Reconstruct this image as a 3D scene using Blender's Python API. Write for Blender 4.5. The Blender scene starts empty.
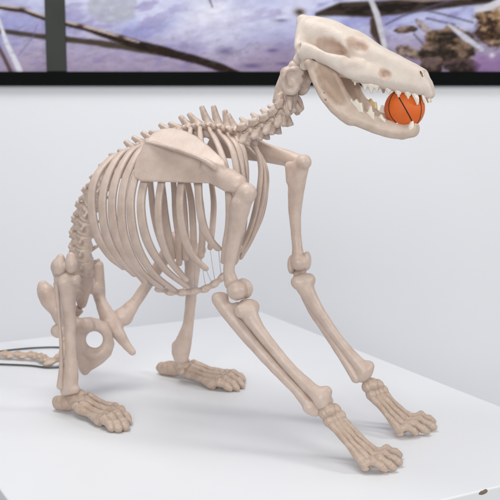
import bpy, bmesh, math, random
import numpy as np
from mathutils import Vector, Matrix

random.seed(4)
SC = bpy.context.scene
COL = SC.collection

# ------------------------------------------------------------------ camera
CAM_H, PITCH, FPX = 0.60, math.radians(9.05), 1005.0      # metres above the pedestal top, tilt, focal length for 500 px
cd = bpy.data.cameras.new('camera')
cam = bpy.data.objects.new('camera', cd)
COL.objects.link(cam)
cam.location = (0, 0, CAM_H)
cam.rotation_euler = (math.pi / 2 - PITCH, 0, 0)
cd.sensor_width = 36.0
cd.lens = 36.0 * FPX / 500.0
cd.clip_start, cd.clip_end = 0.05, 100
cd.dof.use_dof = True
cd.dof.focus_distance = 1.62
cd.dof.aperture_fstop = 9.0
SC.camera = cam

# ------------------------------------------------------------------ light (indoor gallery)
w = bpy.data.worlds.new('World')
SC.world = w
w.use_nodes = True
w.node_tree.nodes['Background'].inputs[0].default_value = (0.93, 0.96, 1.0, 1)
w.node_tree.nodes['Background'].inputs[1].default_value = 0.26


def area(name, loc, target, sx, sy, power, col):
    d = bpy.data.lights.new(name, 'AREA')
    d.shape = 'RECTANGLE'
    d.size, d.size_y, d.energy, d.color = sx, sy, power, col
    o = bpy.data.objects.new(name, d)
    COL.objects.link(o)
    o.location = loc
    o.rotation_euler = (Vector(target) - Vector(loc)).to_track_quat('-Z', 'Y').to_euler()
    return o


area('ceiling_light', (-0.5, 1.75, 2.5), (-0.35, 1.95, 0), 1.2, 1.4, 37, (1.0, 0.985, 0.965))
area('side_light', (2.7, 0.95, 1.45), (0, 1.7, 0.2), 0.6, 0.7, 30, (1.0, 0.97, 0.94))
area('front_fill', (-0.4, -2.0, 1.5), (0.2, 2.0, -0.1), 1.9, 1.4, 78, (1.0, 0.99, 0.975))  # unseen soft fill added behind the camera to brighten front-facing surfaces

SC.view_settings.view_transform = 'Standard'
SC.view_settings.look = 'None'
SC.view_settings.exposure = -0.01
SC.view_settings.gamma = 1.0
SC.view_settings.use_curve_mapping = False

# ------------------------------------------------------------------ geometry helpers
FW = np.array([0, math.cos(PITCH), -math.sin(PITCH)])
UP = np.array([0, math.sin(PITCH), math.cos(PITCH)])
EYE = np.array([0, 0, CAM_H])
YAW = math.radians(-26)                                  # which way the animal faces
DX = np.array([math.cos(YAW), math.sin(YAW), 0])
DY = np.array([-math.sin(YAW), math.cos(YAW), 0])
D0 = np.array([0, 1.747, 0])                             # a point of its median plane, on the pedestal


def sight(px, py):
    return FW + np.array([1., 0, 0]) * (px - 250) / FPX - UP * (py - 250) / FPX


def dog(p):
    q = np.asarray(p) - D0
    return np.array([q @ DX, q @ DY, q[2]])


def at(px, py, off=0.0):
    """point (in the animal's own frame) at a lateral distance off from its median plane, + = right flank"""
    d = sight(px, py)
    return dog(EYE + d * (((D0 - EYE) @ DY - off) / (d @ DY)))


def atz(px, py, z=0.0):
    d = sight(px, py)
    return dog(EYE + d * ((z - CAM_H) / d[2]))


def ground(px, py, z=0.0):
    d = sight(px, py)
    return EYE + d * ((z - CAM_H) / d[2])


def wallpt(px, py, Y):
    d = sight(px, py)
    return EYE + d * (Y / d[1])


def unit(v):
    v = np.asarray(v, float)
    return v / (np.linalg.norm(v) + 1e-12)


def frame(ax, hint):
    x = unit(ax)
    z = np.asarray(hint, float) - x * (np.asarray(hint) @ x)
    z = unit(z)
    y = np.cross(z, x)
    return np.stack([x, y, z])                           # rows are the axes


def catmull(P, n):
    P = np.asarray(P, float)
    Q = np.vstack([2 * P[0] - P[1], P, 2 * P[-1] - P[-2]])
    out = []
    for i in range(len(P) - 1):
        a, b, c, d = Q[i], Q[i + 1], Q[i + 2], Q[i + 3]
        for t in np.linspace(0, 1, n, endpoint=False):
            out.append(0.5 * ((2 * b) + (c - a) * t + (2 * a - 5 * b + 4 * c - d) * t * t + (3 * b - a - 3 * c + d) * t ** 3))
    out.append(P[-1])
    return np.array(out)


def nets(F, org, h):
    """surface nets of a signed-distance grid -> verts, quads"""
    S = F < 0
    nx, ny, nz = F.shape
    c = np.zeros((nx - 1, ny - 1, nz - 1), np.int8)
    for i in (0, 1):
        for j in (0, 1):
            for k in (0, 1):
                c += S[i:nx - 1 + i, j:ny - 1 + j, k:nz - 1 + k]
    act = np.argwhere((c > 0) & (c < 8))
    if len(act) == 0:
        return np.zeros((0, 3)), np.zeros((0, 4), int)
    ids = np.full(c.shape, -1, np.int32)
    ids[act[:, 0], act[:, 1], act[:, 2]] = np.arange(len(act))
    cs = [(i, j, k) for i in (0, 1) for j in (0, 1) for k in (0, 1)]
    val = {o: F[act[:, 0] + o[0], act[:, 1] + o[1], act[:, 2] + o[2]] for o in cs}
    acc = np.zeros((len(act), 3))
    cnt = np.zeros(len(act))
    for a in cs:
        for ax in range(3):
            if a[ax]:
                continue
            b = list(a)
            b[ax] = 1
            b = tuple(b)
            fa, fb = val[a], val[b]
            m = (fa < 0) != (fb < 0)
            t = np.where(m, fa / np.where(m, fa - fb, 1), 0)
            for q in range(3):
                acc[:, q] += np.where(m, (a[q] + (t if q == ax else 0)), 0)
            cnt += m
    V = org + h * (act + acc / cnt[:, None])
    faces = []
    for ax in range(3):
        u, v = [(1, 2), (2, 0), (0, 1)][ax]
        sl0 = [slice(None)] * 3
        sl1 = [slice(None)] * 3
        sl0[ax] = slice(0, -1)
        sl1[ax] = slice(1, None)
        e = np.argwhere(S[tuple(sl0)] != S[tuple(sl1)])
        ok = (e[:, u] > 0) & (e[:, v] > 0) & (e[:, u] < F.shape[u] - 1) & (e[:, v] < F.shape[v] - 1)
        e = e[ok]
        ins = S[e[:, 0], e[:, 1], e[:, 2]]
        q = []
        for du, dv in ((-1, -1), (0, -1), (0, 0), (-1, 0)):
            g = e.copy()
            g[:, u] += du
            g[:, v] += dv
            q.append(ids[g[:, 0], g[:, 1], g[:, 2]])
        q = np.stack(q, 1)
        q[~ins] = q[~ins][:, ::-1]
        faces.append(q)
    return V, np.vstack(faces)


class Solid:
    """a bone grown from smoothly blended pieces"""

    def __init__(s, h=0.002, mirror=False, lump=0.0):
        s.h, s.mirror, s.lump, s.ops = h, mirror, lump, []

    def _push(s, f, lo, hi, k, sub):
        s.ops.append((f, np.asarray(lo, float), np.asarray(hi, float), k, sub))
        return s

    def cap(s, a, ra, b=None, rb=None, k=0.006, sub=False):
        a = np.asarray(a, float)
        b = a + 1e-6 if b is None else np.asarray(b, float)
        rb = ra if rb is None else rb
        ab = b - a
        L2 = ab @ ab

        def f(X, Y, Z):
            px, py, pz = X - a[0], Y - a[1], Z - a[2]
            t = np.clip((px * ab[0] + py * ab[1] + pz * ab[2]) / L2, 0, 1)
            return np.sqrt((px - t * ab[0]) ** 2 + (py - t * ab[1]) ** 2 + (pz - t * ab[2]) ** 2) - (ra + (rb - ra) * t)
        r = max(ra, rb)
        return s._push(f, np.minimum(a, b) - r, np.maximum(a, b) + r, k, sub)

    def chain(s, pts, rad, k=0.006, sub=False, n=4):
        P = np.asarray(pts, float)
        R = np.asarray(rad, float)
        if len(P) > 2 and n > 1:
            Q = catmull(np.hstack([P, R[:, None]]), n)
            P, R = Q[:, :3], Q[:, 3]
        segs = [(P[i], P[i + 1] - P[i], R[i], R[i + 1] - R[i]) for i in range(len(P) - 1)]

        def f(X, Y, Z):
            d = None
            for a, ab, r0, dr in segs:
                px, py, pz = X - a[0], Y - a[1], Z - a[2]
                t = np.clip((px * ab[0] + py * ab[1] + pz * ab[2]) / (ab @ ab), 0, 1)
                e = np.sqrt((px - t * ab[0]) ** 2 + (py - t * ab[1]) ** 2 + (pz - t * ab[2]) ** 2) - (r0 + dr * t)
                d = e if d is None else np.minimum(d, e)
            return d
        s._push(f, (P - R[:, None]).min(0), (P + R[:, None]).max(0), k, sub)
        return s

    def ell(s, c, r, ax=(1, 0, 0), hint=(0, 0, 1), k=0.006, sub=False):
        c = np.asarray(c, float)
        r = np.asarray(r, float)
        M = frame(ax, hint)

        def f(X, Y, Z):
            px, py, pz = X - c[0], Y - c[1], Z - c[2]
            q = [(px * M[i][0] + py * M[i][1] + pz * M[i][2]) for i in range(3)]
            k0 = np.sqrt(sum((q[i] / r[i]) ** 2 for i in range(3)))
            k1 = np.sqrt(sum((q[i] / r[i] ** 2) ** 2 for i in range(3)))
            return k0 * (k0 - 1) / np.maximum(k1, 1e-6)
        e = np.sqrt(((M * r[:, None]) ** 2).sum(0))
        return s._push(f, c - e, c + e, k, sub)

    def plate(s, pts, th, rd=None, k=0.006, sub=False):
        P = np.asarray(pts, float)
        rd = th * 0.95 if rd is None else rd
        c = P.mean(0)
        _, _, vt = np.linalg.svd(P - c)
        e1, e2, n = vt
        A = np.stack([(P - c) @ e1, (P - c) @ e2], 1)
        m = len(A)

        def f(X, Y, Z):
            px, py, pz = X - c[0], Y - c[1], Z - c[2]
            x = px * e1[0] + py * e1[1] + pz * e1[2]
            y = px * e2[0] + py * e2[1] + pz * e2[2]
            z = np.abs(px * n[0] + py * n[1] + pz * n[2])
            d = np.full(x.shape, 1e9)
            sg = np.ones(x.shape)
            for i in range(m):
                vi, vj = A[i], A[i - 1]
                ex, ey = vj - vi
                wx, wy = x - vi[0], y - vi[1]
                t = np.clip((wx * ex + wy * ey) / (ex * ex + ey * ey), 0, 1)
                d = np.minimum(d, (wx - ex * t) ** 2 + (wy - ey * t) ** 2)
                c1, c2, c3 = y >= vi[1], y < vj[1], ex * wy > ey * wx
                sg = np.where((c1 & c2 & c3) | (~c1 & ~c2 & ~c3), -sg, sg)
            d = sg * np.sqrt(d) + rd
            z = z - th + rd
            return np.sqrt(np.maximum(d, 0) ** 2 + np.maximum(z, 0) ** 2) + np.minimum(np.maximum(d, z), 0) - rd
        return s._push(f, P.min(0) - th, P.max(0) + th, k, sub)

    def build(s):
        h = s.h
        adds = [o for o in s.ops if not o[4]]
        lo = np.min([o[1] for o in adds], 0) - 4 * h - 0.003
        hi = np.max([o[2] for o in adds], 0) + 4 * h + 0.003
        if s.mirror:
            m = max(abs(lo[1]), abs(hi[1]))
            lo[1], hi[1] = -m, m
        n = np.ceil((hi - lo) / h).astype(int) + 1
        X = (lo[0] + h * np.arange(n[0])).astype(np.float32)[:, None, None]
        Y = (lo[1] + h * np.arange(n[1])).astype(np.float32)[None, :, None]
        Z = (lo[2] + h * np.arange(n[2])).astype(np.float32)[None, None, :]
        Fg = np.full(n, 1.0, np.float32)
        jobs = []
        for f, a, b, k, sub in s.ops:
            jobs.append((f, a, b, k, sub, 1))
            if s.mirror and not (a[1] < -0.0005 and b[1] > 0.0005 and abs(a[1] + b[1]) < 1e-6):
                jobs.append((f, np.array([a[0], -b[1], a[2]]), np.array([b[0], -a[1], b[2]]), k, sub, -1))
        for f, a, b, k, sub, sg in jobs:
            i0 = np.clip(np.floor((a - k - 3 * h - lo) / h).astype(int), 0, n)
            i1 = np.clip(np.ceil((b + k + 3 * h - lo) / h).astype(int) + 1, 0, n)
            if (i1 <= i0).any():
                continue
            sl = tuple(slice(i0[q], i1[q]) for q in range(3))
            d = f(X[sl[0]], sg * Y[:, sl[1]], Z[:, :, sl[2]])
            cur = Fg[sl]
            if sub:
                d = -d
                t = np.clip(0.5 - 0.5 * (cur - d) / k, 0, 1)
                Fg[sl] = cur + (d - cur) * t + k * t * (1 - t)
            else:
                t = np.clip(0.5 + 0.5 * (cur - d) / k, 0, 1)
                Fg[sl] = cur + (d - cur) * t - k * t * (1 - t)
        if s.lump:
            q = s.lump
            Fg += q * (np.sin(X * 173 + 2 * np.sin(Y * 97)) * np.sin(Y * 191 + 1.3 * np.sin(Z * 83)) + 0.6 * np.sin(Z * 211 + X * 120) * np.sin(X * 340 + Y * 260)).astype(np.float32)
        return nets(Fg, lo, h)


def mesh_of(name, V, faces, mat, smooth=True):
    me = bpy.data.meshes.new(name)
    V = np.asarray(V, np.float32)
    faces = np.asarray(faces)
    me.vertices.add(len(V))
    me.vertices.foreach_set('co', V.ravel())
    k = faces.shape[1]
    me.loops.add(faces.size)
    me.loops.foreach_set('vertex_index', faces.astype(np.int32).ravel())
    me.polygons.add(len(faces))
    me.polygons.foreach_set('loop_start', (np.arange(len(faces)) * k).astype(np.int32))
    me.update(calc_edges=True)
    me.validate()
    if smooth:
        me.polygons.foreach_set('use_smooth', [True] * len(me.polygons))
    me.materials.append(mat)
    return me


def part(name, V, faces, mat, parent, label=None):
    """a mesh with its origin in its own middle; V is in the space of the top-level thing"""
    V = np.asarray(V, float)
    c = (V.min(0) + V.max(0)) / 2
    o = bpy.data.objects.new(name, mesh_of(name, V - c, faces, mat))
    COL.objects.link(o)
    base = np.array(parent['_o']) if parent is not None and '_o' in parent else np.zeros(3)
    o.parent = parent
    o.location = Vector(c - base)
    o['_o'] = [float(x) for x in c]
    if label:
        o['label'] = label
    return o


def bone(name, solid, mat, parent, label=None):
    V, f = solid.build()
    return part(name, V, f, mat, parent, label)


def sweep(pts, wid, thk, flat, seg=12, n=6, pw=1.0):
    """tube of elliptic section; flat(i,t) gives the direction of the wide axis"""
    P = np.asarray(pts, float)
    Q = catmull(np.hstack([P, np.asarray(wid)[:, None], np.asarray(thk)[:, None]]), n)
    P, W, T = Q[:, :3], Q[:, 3], Q[:, 4]
    m = len(P)
    tan = np.gradient(P, axis=0)
    V = []
    # rounded ends
    rings = []
    for i in range(m):
        t = unit(tan[i])
        wv = np.asarray(flat(P[i]), float)
        wv = unit(wv - t * (wv @ t))
        tv = np.cross(t, wv)
        if i == 0:
            for s_, q in ((-1.0, 0.05), (-0.7, 0.7)):
                rings.append((P[i] + t * s_ * T[i], wv, tv, W[i] * q, T[i] * q))
        rings.append((P[i], wv, tv, W[i], T[i]))
        if i == m - 1:
            for s_, q in ((0.7, 0.7), (1.0, 0.05)):
                rings.append((P[i] + t * s_ * T[i], wv, tv, W[i] * q, T[i] * q))
    for c, wv, tv, a, b in rings:
        for k in range(seg):
            g = 2 * math.pi * k / seg
            cg, sg = math.cos(g), math.sin(g)
            V.append(c + wv * a * math.copysign(abs(cg) ** pw, cg) + tv * b * math.copysign(abs(sg) ** pw, sg))
    F = []
    for i in range(len(rings) - 1):
        for k in range(seg):
            k2 = (k + 1) % seg
            F.append((i * seg + k, i * seg + k2, (i + 1) * seg + k2, (i + 1) * seg + k))
    return np.array(V), np.array(F)


def empty(name, loc, rotz=0):
    o = bpy.data.objects.new(name, None)
    COL.objects.link(o)
    o.location = loc
    o.rotation_euler = (0, 0, rotz)
    o.empty_display_size = 0.05
    return o


def tag(o, label=None, cat=None, kind=None, group=None):
    if label: o['label'] = label
    if cat: o['category'] = cat
    if kind: o['kind'] = kind
    if group: o['group'] = group
    return o


def box(bm, lo, hi, bev=0.0):
    r = bmesh.ops.create_cube(bm, size=1)
    for v in r['verts']:
        v.co = Vector([lo[i] + (hi[i] - lo[i]) * (v.co[i] + 0.5) for i in range(3)])
    if bev:
        es = list({e for v in r['verts'] for e in v.link_edges})
        bmesh.ops.bevel(bm, geom=es, offset=bev, segments=3, affect='EDGES', profile=0.5)


def bmobj(name, bm, mat, parent=None, smooth=False):
    me = bpy.data.meshes.new(name)
    bm.to_mesh(me)
    bm.free()
    me.materials.append(mat)
    if smooth:
        me.polygons.foreach_set('use_smooth', [True] * len(me.polygons))
    o = bpy.data.objects.new(name, me)
    COL.objects.link(o)
    o.parent = parent
    return o


# ------------------------------------------------------------------ materials
def mat(name, col, rough=0.5, spec=0.4, var=0.0, var_scale=30, bump=0.0, bump_scale=300, col2=None, metal=0.0, sss=0.0, relief=0.0):
    m = bpy.data.materials.new(name)
    m.use_nodes = True
    nt = m.node_tree
    b = nt.nodes['Principled BSDF']
    b.inputs['Base Color'].default_value = (*col, 1)
    b.inputs['Roughness'].default_value = rough
    b.inputs['Specular IOR Level'].default_value = spec
    b.inputs['Metallic'].default_value = metal
    if sss:
        b.inputs['Subsurface Weight'].default_value = sss
        b.inputs['Subsurface Radius'].default_value = (0.006, 0.003, 0.002)
    tc = nt.nodes.new('ShaderNodeTexCoord')
    if var or col2:
        nz = nt.nodes.new('ShaderNodeTexNoise')
        nz.inputs['Scale'].default_value = var_scale
        nz.inputs['Detail'].default_value = 5
        nz.inputs['Roughness'].default_value = 0.6
        nt.links.new(tc.outputs['Object'], nz.inputs['Vector'])
        rp = nt.nodes.new('ShaderNodeValToRGB')
        rp.color_ramp.elements[0].position = 0.32
        rp.color_ramp.elements[1].position = 0.68
        c2 = col2 if col2 else tuple(c * (1 - var) for c in col)
        rp.color_ramp.elements[0].color = (*c2, 1)
        rp.color_ramp.elements[1].color = (*col, 1)
        nt.links.new(nz.outputs['Fac'], rp.inputs['Fac'])
        nt.links.new(rp.outputs['Color'], b.inputs['Base Color'])
    if bump:
        n2 = nt.nodes.new('ShaderNodeTexNoise')
        n2.inputs['Scale'].default_value = bump_scale
        n2.inputs['Detail'].default_value = 4
        nt.links.new(tc.outputs['Object'], n2.inputs['Vector'])
        bp = nt.nodes.new('ShaderNodeBump')
        bp.inputs['Strength'].default_value = bump
        bp.inputs['Distance'].default_value = 0.001
        nt.links.new(n2.outputs['Fac'], bp.inputs['Height'])
        nt.links.new(bp.outputs['Normal'], b.inputs['Normal'])
        if relief:
            n3 = nt.nodes.new('ShaderNodeTexNoise')
            n3.inputs['Scale'].default_value = 75
            n3.inputs['Detail'].default_value = 5
            nt.links.new(tc.outputs['Object'], n3.inputs['Vector'])
            b3 = nt.nodes.new('ShaderNodeBump')
            b3.inputs['Strength'].default_value = relief
            b3.inputs['Distance'].default_value = 0.004
            nt.links.new(n3.outputs['Fac'], b3.inputs['Height'])
            nt.links.new(b3.outputs['Normal'], bp.inputs['Normal'])
    return m


M_BONE = mat('bone_cast', (0.635, 0.515, 0.448), 0.40, 0.5, col2=(0.53, 0.41, 0.345), var_scale=34, bump=0.3, bump_scale=420, relief=0.22)
M_SPINE = mat('bone_spine', (0.66, 0.55, 0.48), 0.40, 0.5, col2=(0.49, 0.375, 0.31), var_scale=70, bump=0.3, bump_scale=420, relief=0.25)
M_SKULL = mat('bone_skull', (0.695, 0.615, 0.55), 0.45, 0.4, col2=(0.63, 0.535, 0.465), var_scale=42, bump=0.3, bump_scale=350, relief=0.22)
M_JAW = mat('bone_jaw', (0.665, 0.55, 0.465), 0.45, 0.4, col2=(0.555, 0.43, 0.345), var_scale=48, bump=0.3, bump_scale=350, relief=0.25)
M_FOOT = mat('bone_foot', (0.55, 0.44, 0.365), 0.42, 0.45, col2=(0.43, 0.315, 0.24), var_scale=80, bump=0.45, bump_scale=330, relief=0.45)
M_TAIL = mat('bone_tail', (0.58, 0.48, 0.41), 0.5, 0.35, col2=(0.46, 0.31, 0.205), var_scale=26, bump=0.5, bump_scale=300, relief=0.4)
M_TOOTH = mat('tooth_enamel', (0.88, 0.81, 0.69), 0.3, 0.5, var=0.08, var_scale=120)
M_TOOTH_Y = mat('tooth_stained', (0.80, 0.66, 0.36), 0.35, 0.5, col2=(0.50, 0.30, 0.11), var_scale=110)
M_WIRE = mat('steel_wire', (0.42, 0.45, 0.50), 0.35, 0.5, metal=0.8)
M_WHITE = mat('white_lacquer', (0.785, 0.80, 0.825), 0.45, 0.4, var=0.012, var_scale=3, bump=0.03, bump_scale=60)
M_CHIP = mat('bare_fibreboard', (0.26, 0.19, 0.14), 0.9, 0.1, var=0.3, var_scale=400)
M_WALL = mat('wall_paint', (0.90, 0.915, 0.955), 0.85, 0.2, var=0.015, var_scale=1.5, bump=0.04, bump_scale=150)
M_FLOOR = mat('floor_concrete', (0.62, 0.62, 0.63), 0.6, 0.3, var=0.12, var_scale=3)
M_RAIL = mat('black_rail', (0.005, 0.006, 0.006), 0.7, 0.06, var=0.2, var_scale=8)
M_POST = mat('grey_post', (0.050, 0.054, 0.050), 0.6, 0.2, var=0.12, var_scale=8)
M_CABLE = mat('cable_rubber', (0.07, 0.076, 0.082), 0.4, 0.5, var=0.2, var_scale=40)

# ------------------------------------------------------------------ the room
WALL_Y = 3.5
bm = bmesh.new()
box(bm, (-4, WALL_Y, -0.95), (4, WALL_Y + 0.12, 2.2))
tag(bmobj('wall', bm, M_WALL), kind='structure')
bm = bmesh.new()
box(bm, (-4, -1.2, -1.05), (4, WALL_Y + 0.12, -0.95))
tag(bmobj('floor', bm, M_FLOOR), kind='structure')

# the framed pond pictures on the wall
disp = empty('framed_picture', (0, WALL_Y, 0.6))
tag(disp, 'wide framed photograph of rocks and twigs in violet water on the wall', 'picture')
PW = 0.032                                               # how far the frame stands proud of the wall


def picture_colour(x, y):
    """flat print: colour of the pond photograph, x and y in hundredths of its height unit"""
    rng = np.random.RandomState(3)

    def noise(sx, sy, seed, ang=0.0):
        g = np.random.RandomState(seed).rand(64, 64)
        c, s = math.cos(ang), math.sin(ang)
        u, v = (x * c + y * s) / sx, (-x * s + y * c) / sy
        i, j = np.floor(u).astype(int), np.floor(v).astype(int)
        fu, fv = u - i, v - j
        fu, fv = fu * fu * (3 - 2 * fu), fv * fv * (3 - 2 * fv)
        G = lambda a, b: g[a % 64, b % 64]
        return (G(i, j) * (1 - fu) + G(i + 1, j) * fu) * (1 - fv) + (G(i, j + 1) * (1 - fu) + G(i + 1, j + 1) * fu) * fv

    def fbm(sx, sy, seed, ang=0.0):
        return 0.5 * noise(sx, sy, seed, ang) + 0.28 * noise(sx / 2.1, sy / 2.1, seed + 1, ang) + 0.14 * noise(sx / 4.3, sy / 4.3, seed + 2, ang) + 0.08 * noise(sx / 9, sy / 9, seed + 3, ang)

    def mix(C, col, m):
        m = np.clip(m, 0, 1)[:, None]
        return C * (1 - m) + np.asarray(col) * m

    def seg(pts, rad):
        d = np.full(x.shape, 1e9)
        for (x0, y0), (x1, y1), r0, r1 in zip(pts[:-1], pts[1:], rad[:-1], rad[1:]):
            ex, ey = x1 - x0, y1 - y0
            t = np.clip(((x - x0) * ex + (y - y0) * ey) / (ex * ex + ey * ey), 0, 1)
            d = np.minimum(d, np.hypot(x - x0 - t * ex, y - y0 - t * ey) - (r0 + (r1 - r0) * t))
        return d

    def ss(e0, e1, v):
        t = np.clip((v - e0) / (e1 - e0), 0, 1)
        return t * t * (3 - 2 * t)

    n1, n2 = fbm(60, 26, 11, -0.3), fbm(24, 9, 21, -0.25)
    C = np.tile(np.array([185, 190, 232.]), (len(x), 1))
    C = mix(C, (216, 218, 244), ss(0.48, 0.74, n1) * .8)
    C = mix(C, (150, 150, 206), ss(0.48, 0.3, n1) * 0.8)
    C = mix(C, (168, 150, 178), ss(18, 68, y + 26 * (n1 - .5)) * 0.85)
    C = mix(C, (146, 136, 188), ss(0.52, 0.66, n2) * 0.55)
    # bright reflections
    for cx, cy, rx, ry, a in ((215, 14, 38, 26, .75), (12, 4, 40, 14, .4), (100, 6, 26, 16, .4), (222, 44, 22, 16, .4), (262, 12, 30, 16, .25)):
        C = mix(C, (232, 232, 246), np.exp(-((x - cx) / rx) ** 2 - ((y - cy) / ry) ** 2) * a)
    # grey stone under the surface
    d = np.hypot((x - 114) / 27, (y - 9) / 19) + 0.5 * (n2 - .5)
    C = mix(C, (176, 178, 190), ss(1.0, .8, d) * (.55 + .5 * (fbm(7, 5, 31) - .3)))
    # brown bed to the right
    C = mix(C, (150, 132, 158), ss(225, 300, x) * ss(26, 70, y + 30 * (n2 - .5)) * 0.8)
    w_ = 1.6 * (fbm(12, 12, 51) - .5)
    # two sticks crossing the left picture
    br = np.array([84, 74, 64.])
    d = seg([(-40, 28), (10, 33), (48, 38), (100, 44), (135, 49), (170, 55), (190, 60)], [2.2, 2.3, 2.6, 3.0, 3.4, 3, 2]) + w_
    C = mix(C, br, ss(1.2, -1.2, d))
    d = seg([(-40, 2), (0, 8.5), (26, 12.5), (48, 20), (95, 32), (130, 43), (165, 52), (200, 61), (222, 68), (260, 84)], [1.6, 1.6, 2.0, 2.0, 2.4, 4.2, 4.4, 4, 4, 2]) + w_
    C = mix(C, (54, 40, 32), ss(1.2, -1.0, d))
    d = seg([(-40, 0), (0, 7), (26, 10.5), (48, 18), (95, 30), (140, 43)], [1.0, 1.0, 1.0, 1.1, 1.2, .8])
    C = mix(C, (214, 196, 186), ss(1.0, -0.8, d) * .9)
    for bx in (25, 82, 122):
        C = mix(C, (70, 52, 46), np.exp(-((x - bx) / 4.0) ** 2) * ss(4, 0, np.abs(y - np.interp(bx, [0, 26, 48, 95, 140], [8, 12, 19, 31, 44]))))
    d = seg([(128, 44), (165, 53), (205, 63)], [3, 3.6, 3])
    C = mix(C, (44, 36, 32), ss(1, -1.5, d) * ss(.35, .6, fbm(9, 4, 61)))
    d = seg([(2, 20), (9, 44), (19, 66), (24, 80)], [1.2, 2.2, 2.8, 3])
    C = mix(C, (226, 226, 238), ss(1.2, -1, d))
    d = seg([(-4, 38), (6, 58), (13, 74)], [1.6, 1.8, 2])
    C = mix(C, (104, 88, 88), ss(1.2, -1, d))
    d = seg([(40, 26), (34, 40), (20, 56)], [.4, .5, .5])
    C = mix(C, (120, 118, 160), ss(1, -.5, d) * .5)
    d = seg([(208, -4), (213, 9)], [.8, .5])
    C = mix(C, (90, 86, 110), ss(.8, -.5, d) * .8)
    # small marks in the mud
    for cx, cy, rx, ry in ((281, 22, 7, 1.6), (272, 51, 6, 1.8), (283, 64, 7, 1.4), (226, 52, 9, 4), (252, 66, 10, 2.5)):
        C = mix(C, (98, 88, 128), np.exp(-((x - cx) / rx) ** 2 - ((y - cy) / ry) ** 2) * .7)
    C = mix(C, (88, 70, 52), np.exp(-((x - 299) / 5) ** 2 - ((y - 14) / 3.4) ** 2) * 1.0)
    # dark drift wood top right
    d = seg([(316, 16), (340, 11), (372, 11), (415, 7), (470, 2), (560, -8)], [2, 6.5, 8, 6.5, 5, 5]) + 2.4 * (n2 - .5)
    C = mix(C, (74, 62, 56), ss(1.6, -1.6, d))
    C = mix(C, (42, 34, 30), ss(0, -4, d) * ss(.4, .6, fbm(16, 5, 71)))
    d = seg([(380, -1), (420, 2.5), (470, -1), (520, -6)], [1.5, 2, 2, 2])
    C = mix(C, (168, 150, 148), ss(1.2, -1, d) * .8)
    d = seg([(372, 22), (373, 33), (380, 44)], [3, 4, 3])
    C = mix(C, (84, 66, 56), ss(1.6, -1.6, d + w_))
    d = seg([(366, -4), (375, 16), (382, 42), (386, 58)], [2.2, 3.0, 2.6, 1.6])
    C = mix(C, (206, 206, 216), ss(1.0, -1.0, d))
    for pts in ([(384, 26), (400, 18), (424, 10), (450, 2)], [(412, 35), (428, 52)], [(420, 12), (440, 16), (470, 24)], [(424, 20), (452, 26)]):
        C = mix(C, (104, 96, 118), ss(1.0, -.6, seg(pts, [.8] * len(pts))) * .8)

    def rock(C, cx, cy, rx, ry, seed, dark=(52, 42, 36), lite=(150, 126, 104), rot=0.0):
        c, s = math.cos(rot), math.sin(rot)
        u, v = ((x - cx) * c + (y - cy) * s) / rx, (-(x - cx) * s + (y - cy) * c) / ry
        d = np.hypot(u, v) + 0.55 * (fbm(14, 9, seed) - .5)
        tex = np.clip(ss(.30, .72, fbm(10, 6, seed + 7) + .2 * (-v - .1)) * .8 + .9 * (fbm(3.2, 2.2, seed + 9) - .4), 0, 1)
        col = np.asarray(dark)[None] * (1 - tex[:, None]) + np.asarray(lite)[None] * tex[:, None]
        m = ss(1.05, .88, d)[:, None]
        return C * (1 - m) + col * m

    C = rock(C, 404, 31, 14, 3.4, 81, (86, 70, 64), (160, 140, 128), -.1)
    C = rock(C, 421, 28, 12, 3.6, 85, (96, 84, 90), (186, 172, 170), .75)
    C = rock(C, 407, 53, 15, 5.5, 91, (92, 78, 74), (178, 158, 146), .25)
    C = rock(C, 446, 48, 28, 20, 101)
    C = rock(C, 430, 66, 12, 9, 105, (60, 48, 46), (120, 100, 94))
    C = rock(C, 460, 66, 20, 9, 107, (50, 40, 40), (104, 84, 80))
    C = rock(C, 512, 26, 42, 24, 111, (64, 46, 36), (190, 160, 128))
    C = rock(C, 500, 10, 16, 8, 113, (150, 120, 92), (226, 208, 186))
    C = rock(C, 580, 56, 40, 22, 115)
    C = rock(C, -70, 50, 30, 20, 117)
    d = seg([(446, 26), (462, 38), (480, 50)], [1, 3, 2])
    C = mix(C, (206, 206, 222), ss(1.2, -1, d))
    d = seg([(473, 12), (486, 9), (498, 3)], [2.5, 3.2, 3.5])
    C = mix(C, (216, 214, 224), ss(1.4, -1, d))
    C = mix(C, (150, 118, 168), ss(468, 478, x) * ss(52, 58, y) * .75)
    C = mix(C, (224, 214, 230), np.exp(-((x - 490) / 3) ** 2 - ((y - 56) / 2.4) ** 2))
    C *= (0.92 + 0.16 * fbm(7, 3.2, 131))[:, None]
    C = mix(C, (126, 116, 132), ss(.56, .70, fbm(9, 2.6, 141, -.2)) * ss(14, 50, y) * .25)
    C = np.where(C < 140, C * (.72 + .28 * C / 140), C)
    C = np.clip(C, 0, 255) / 255
    return np.where(C <= .04045, C / 12.92, ((C + .055) / 1.055) ** 2.4)


M_PRINT = bpy.data.materials.new('pond_print')
M_PRINT.use_nodes = True
nt = M_PRINT.node_tree
b = nt.nodes['Principled BSDF']
b.inputs['Roughness'].default_value = 0.6
b.inputs['Specular IOR Level'].default_value = 0.1
ca = nt.nodes.new('ShaderNodeVertexColor')
ca.layer_name = 'print'
hs = nt.nodes.new('ShaderNodeHueSaturation')
hs.inputs['Value'].default_value = 0.97
hs.inputs['Saturation'].default_value = 0.95
nt.links.new(ca.outputs['Color'], hs.inputs['Color'])
nt.links.new(hs.outputs['Color'], b.inputs['Base Color'])


def wx(px): return wallpt(px, 75, WALL_Y)[0]
def wz(py): return wallpt(250, py, WALL_Y)[2]


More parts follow.
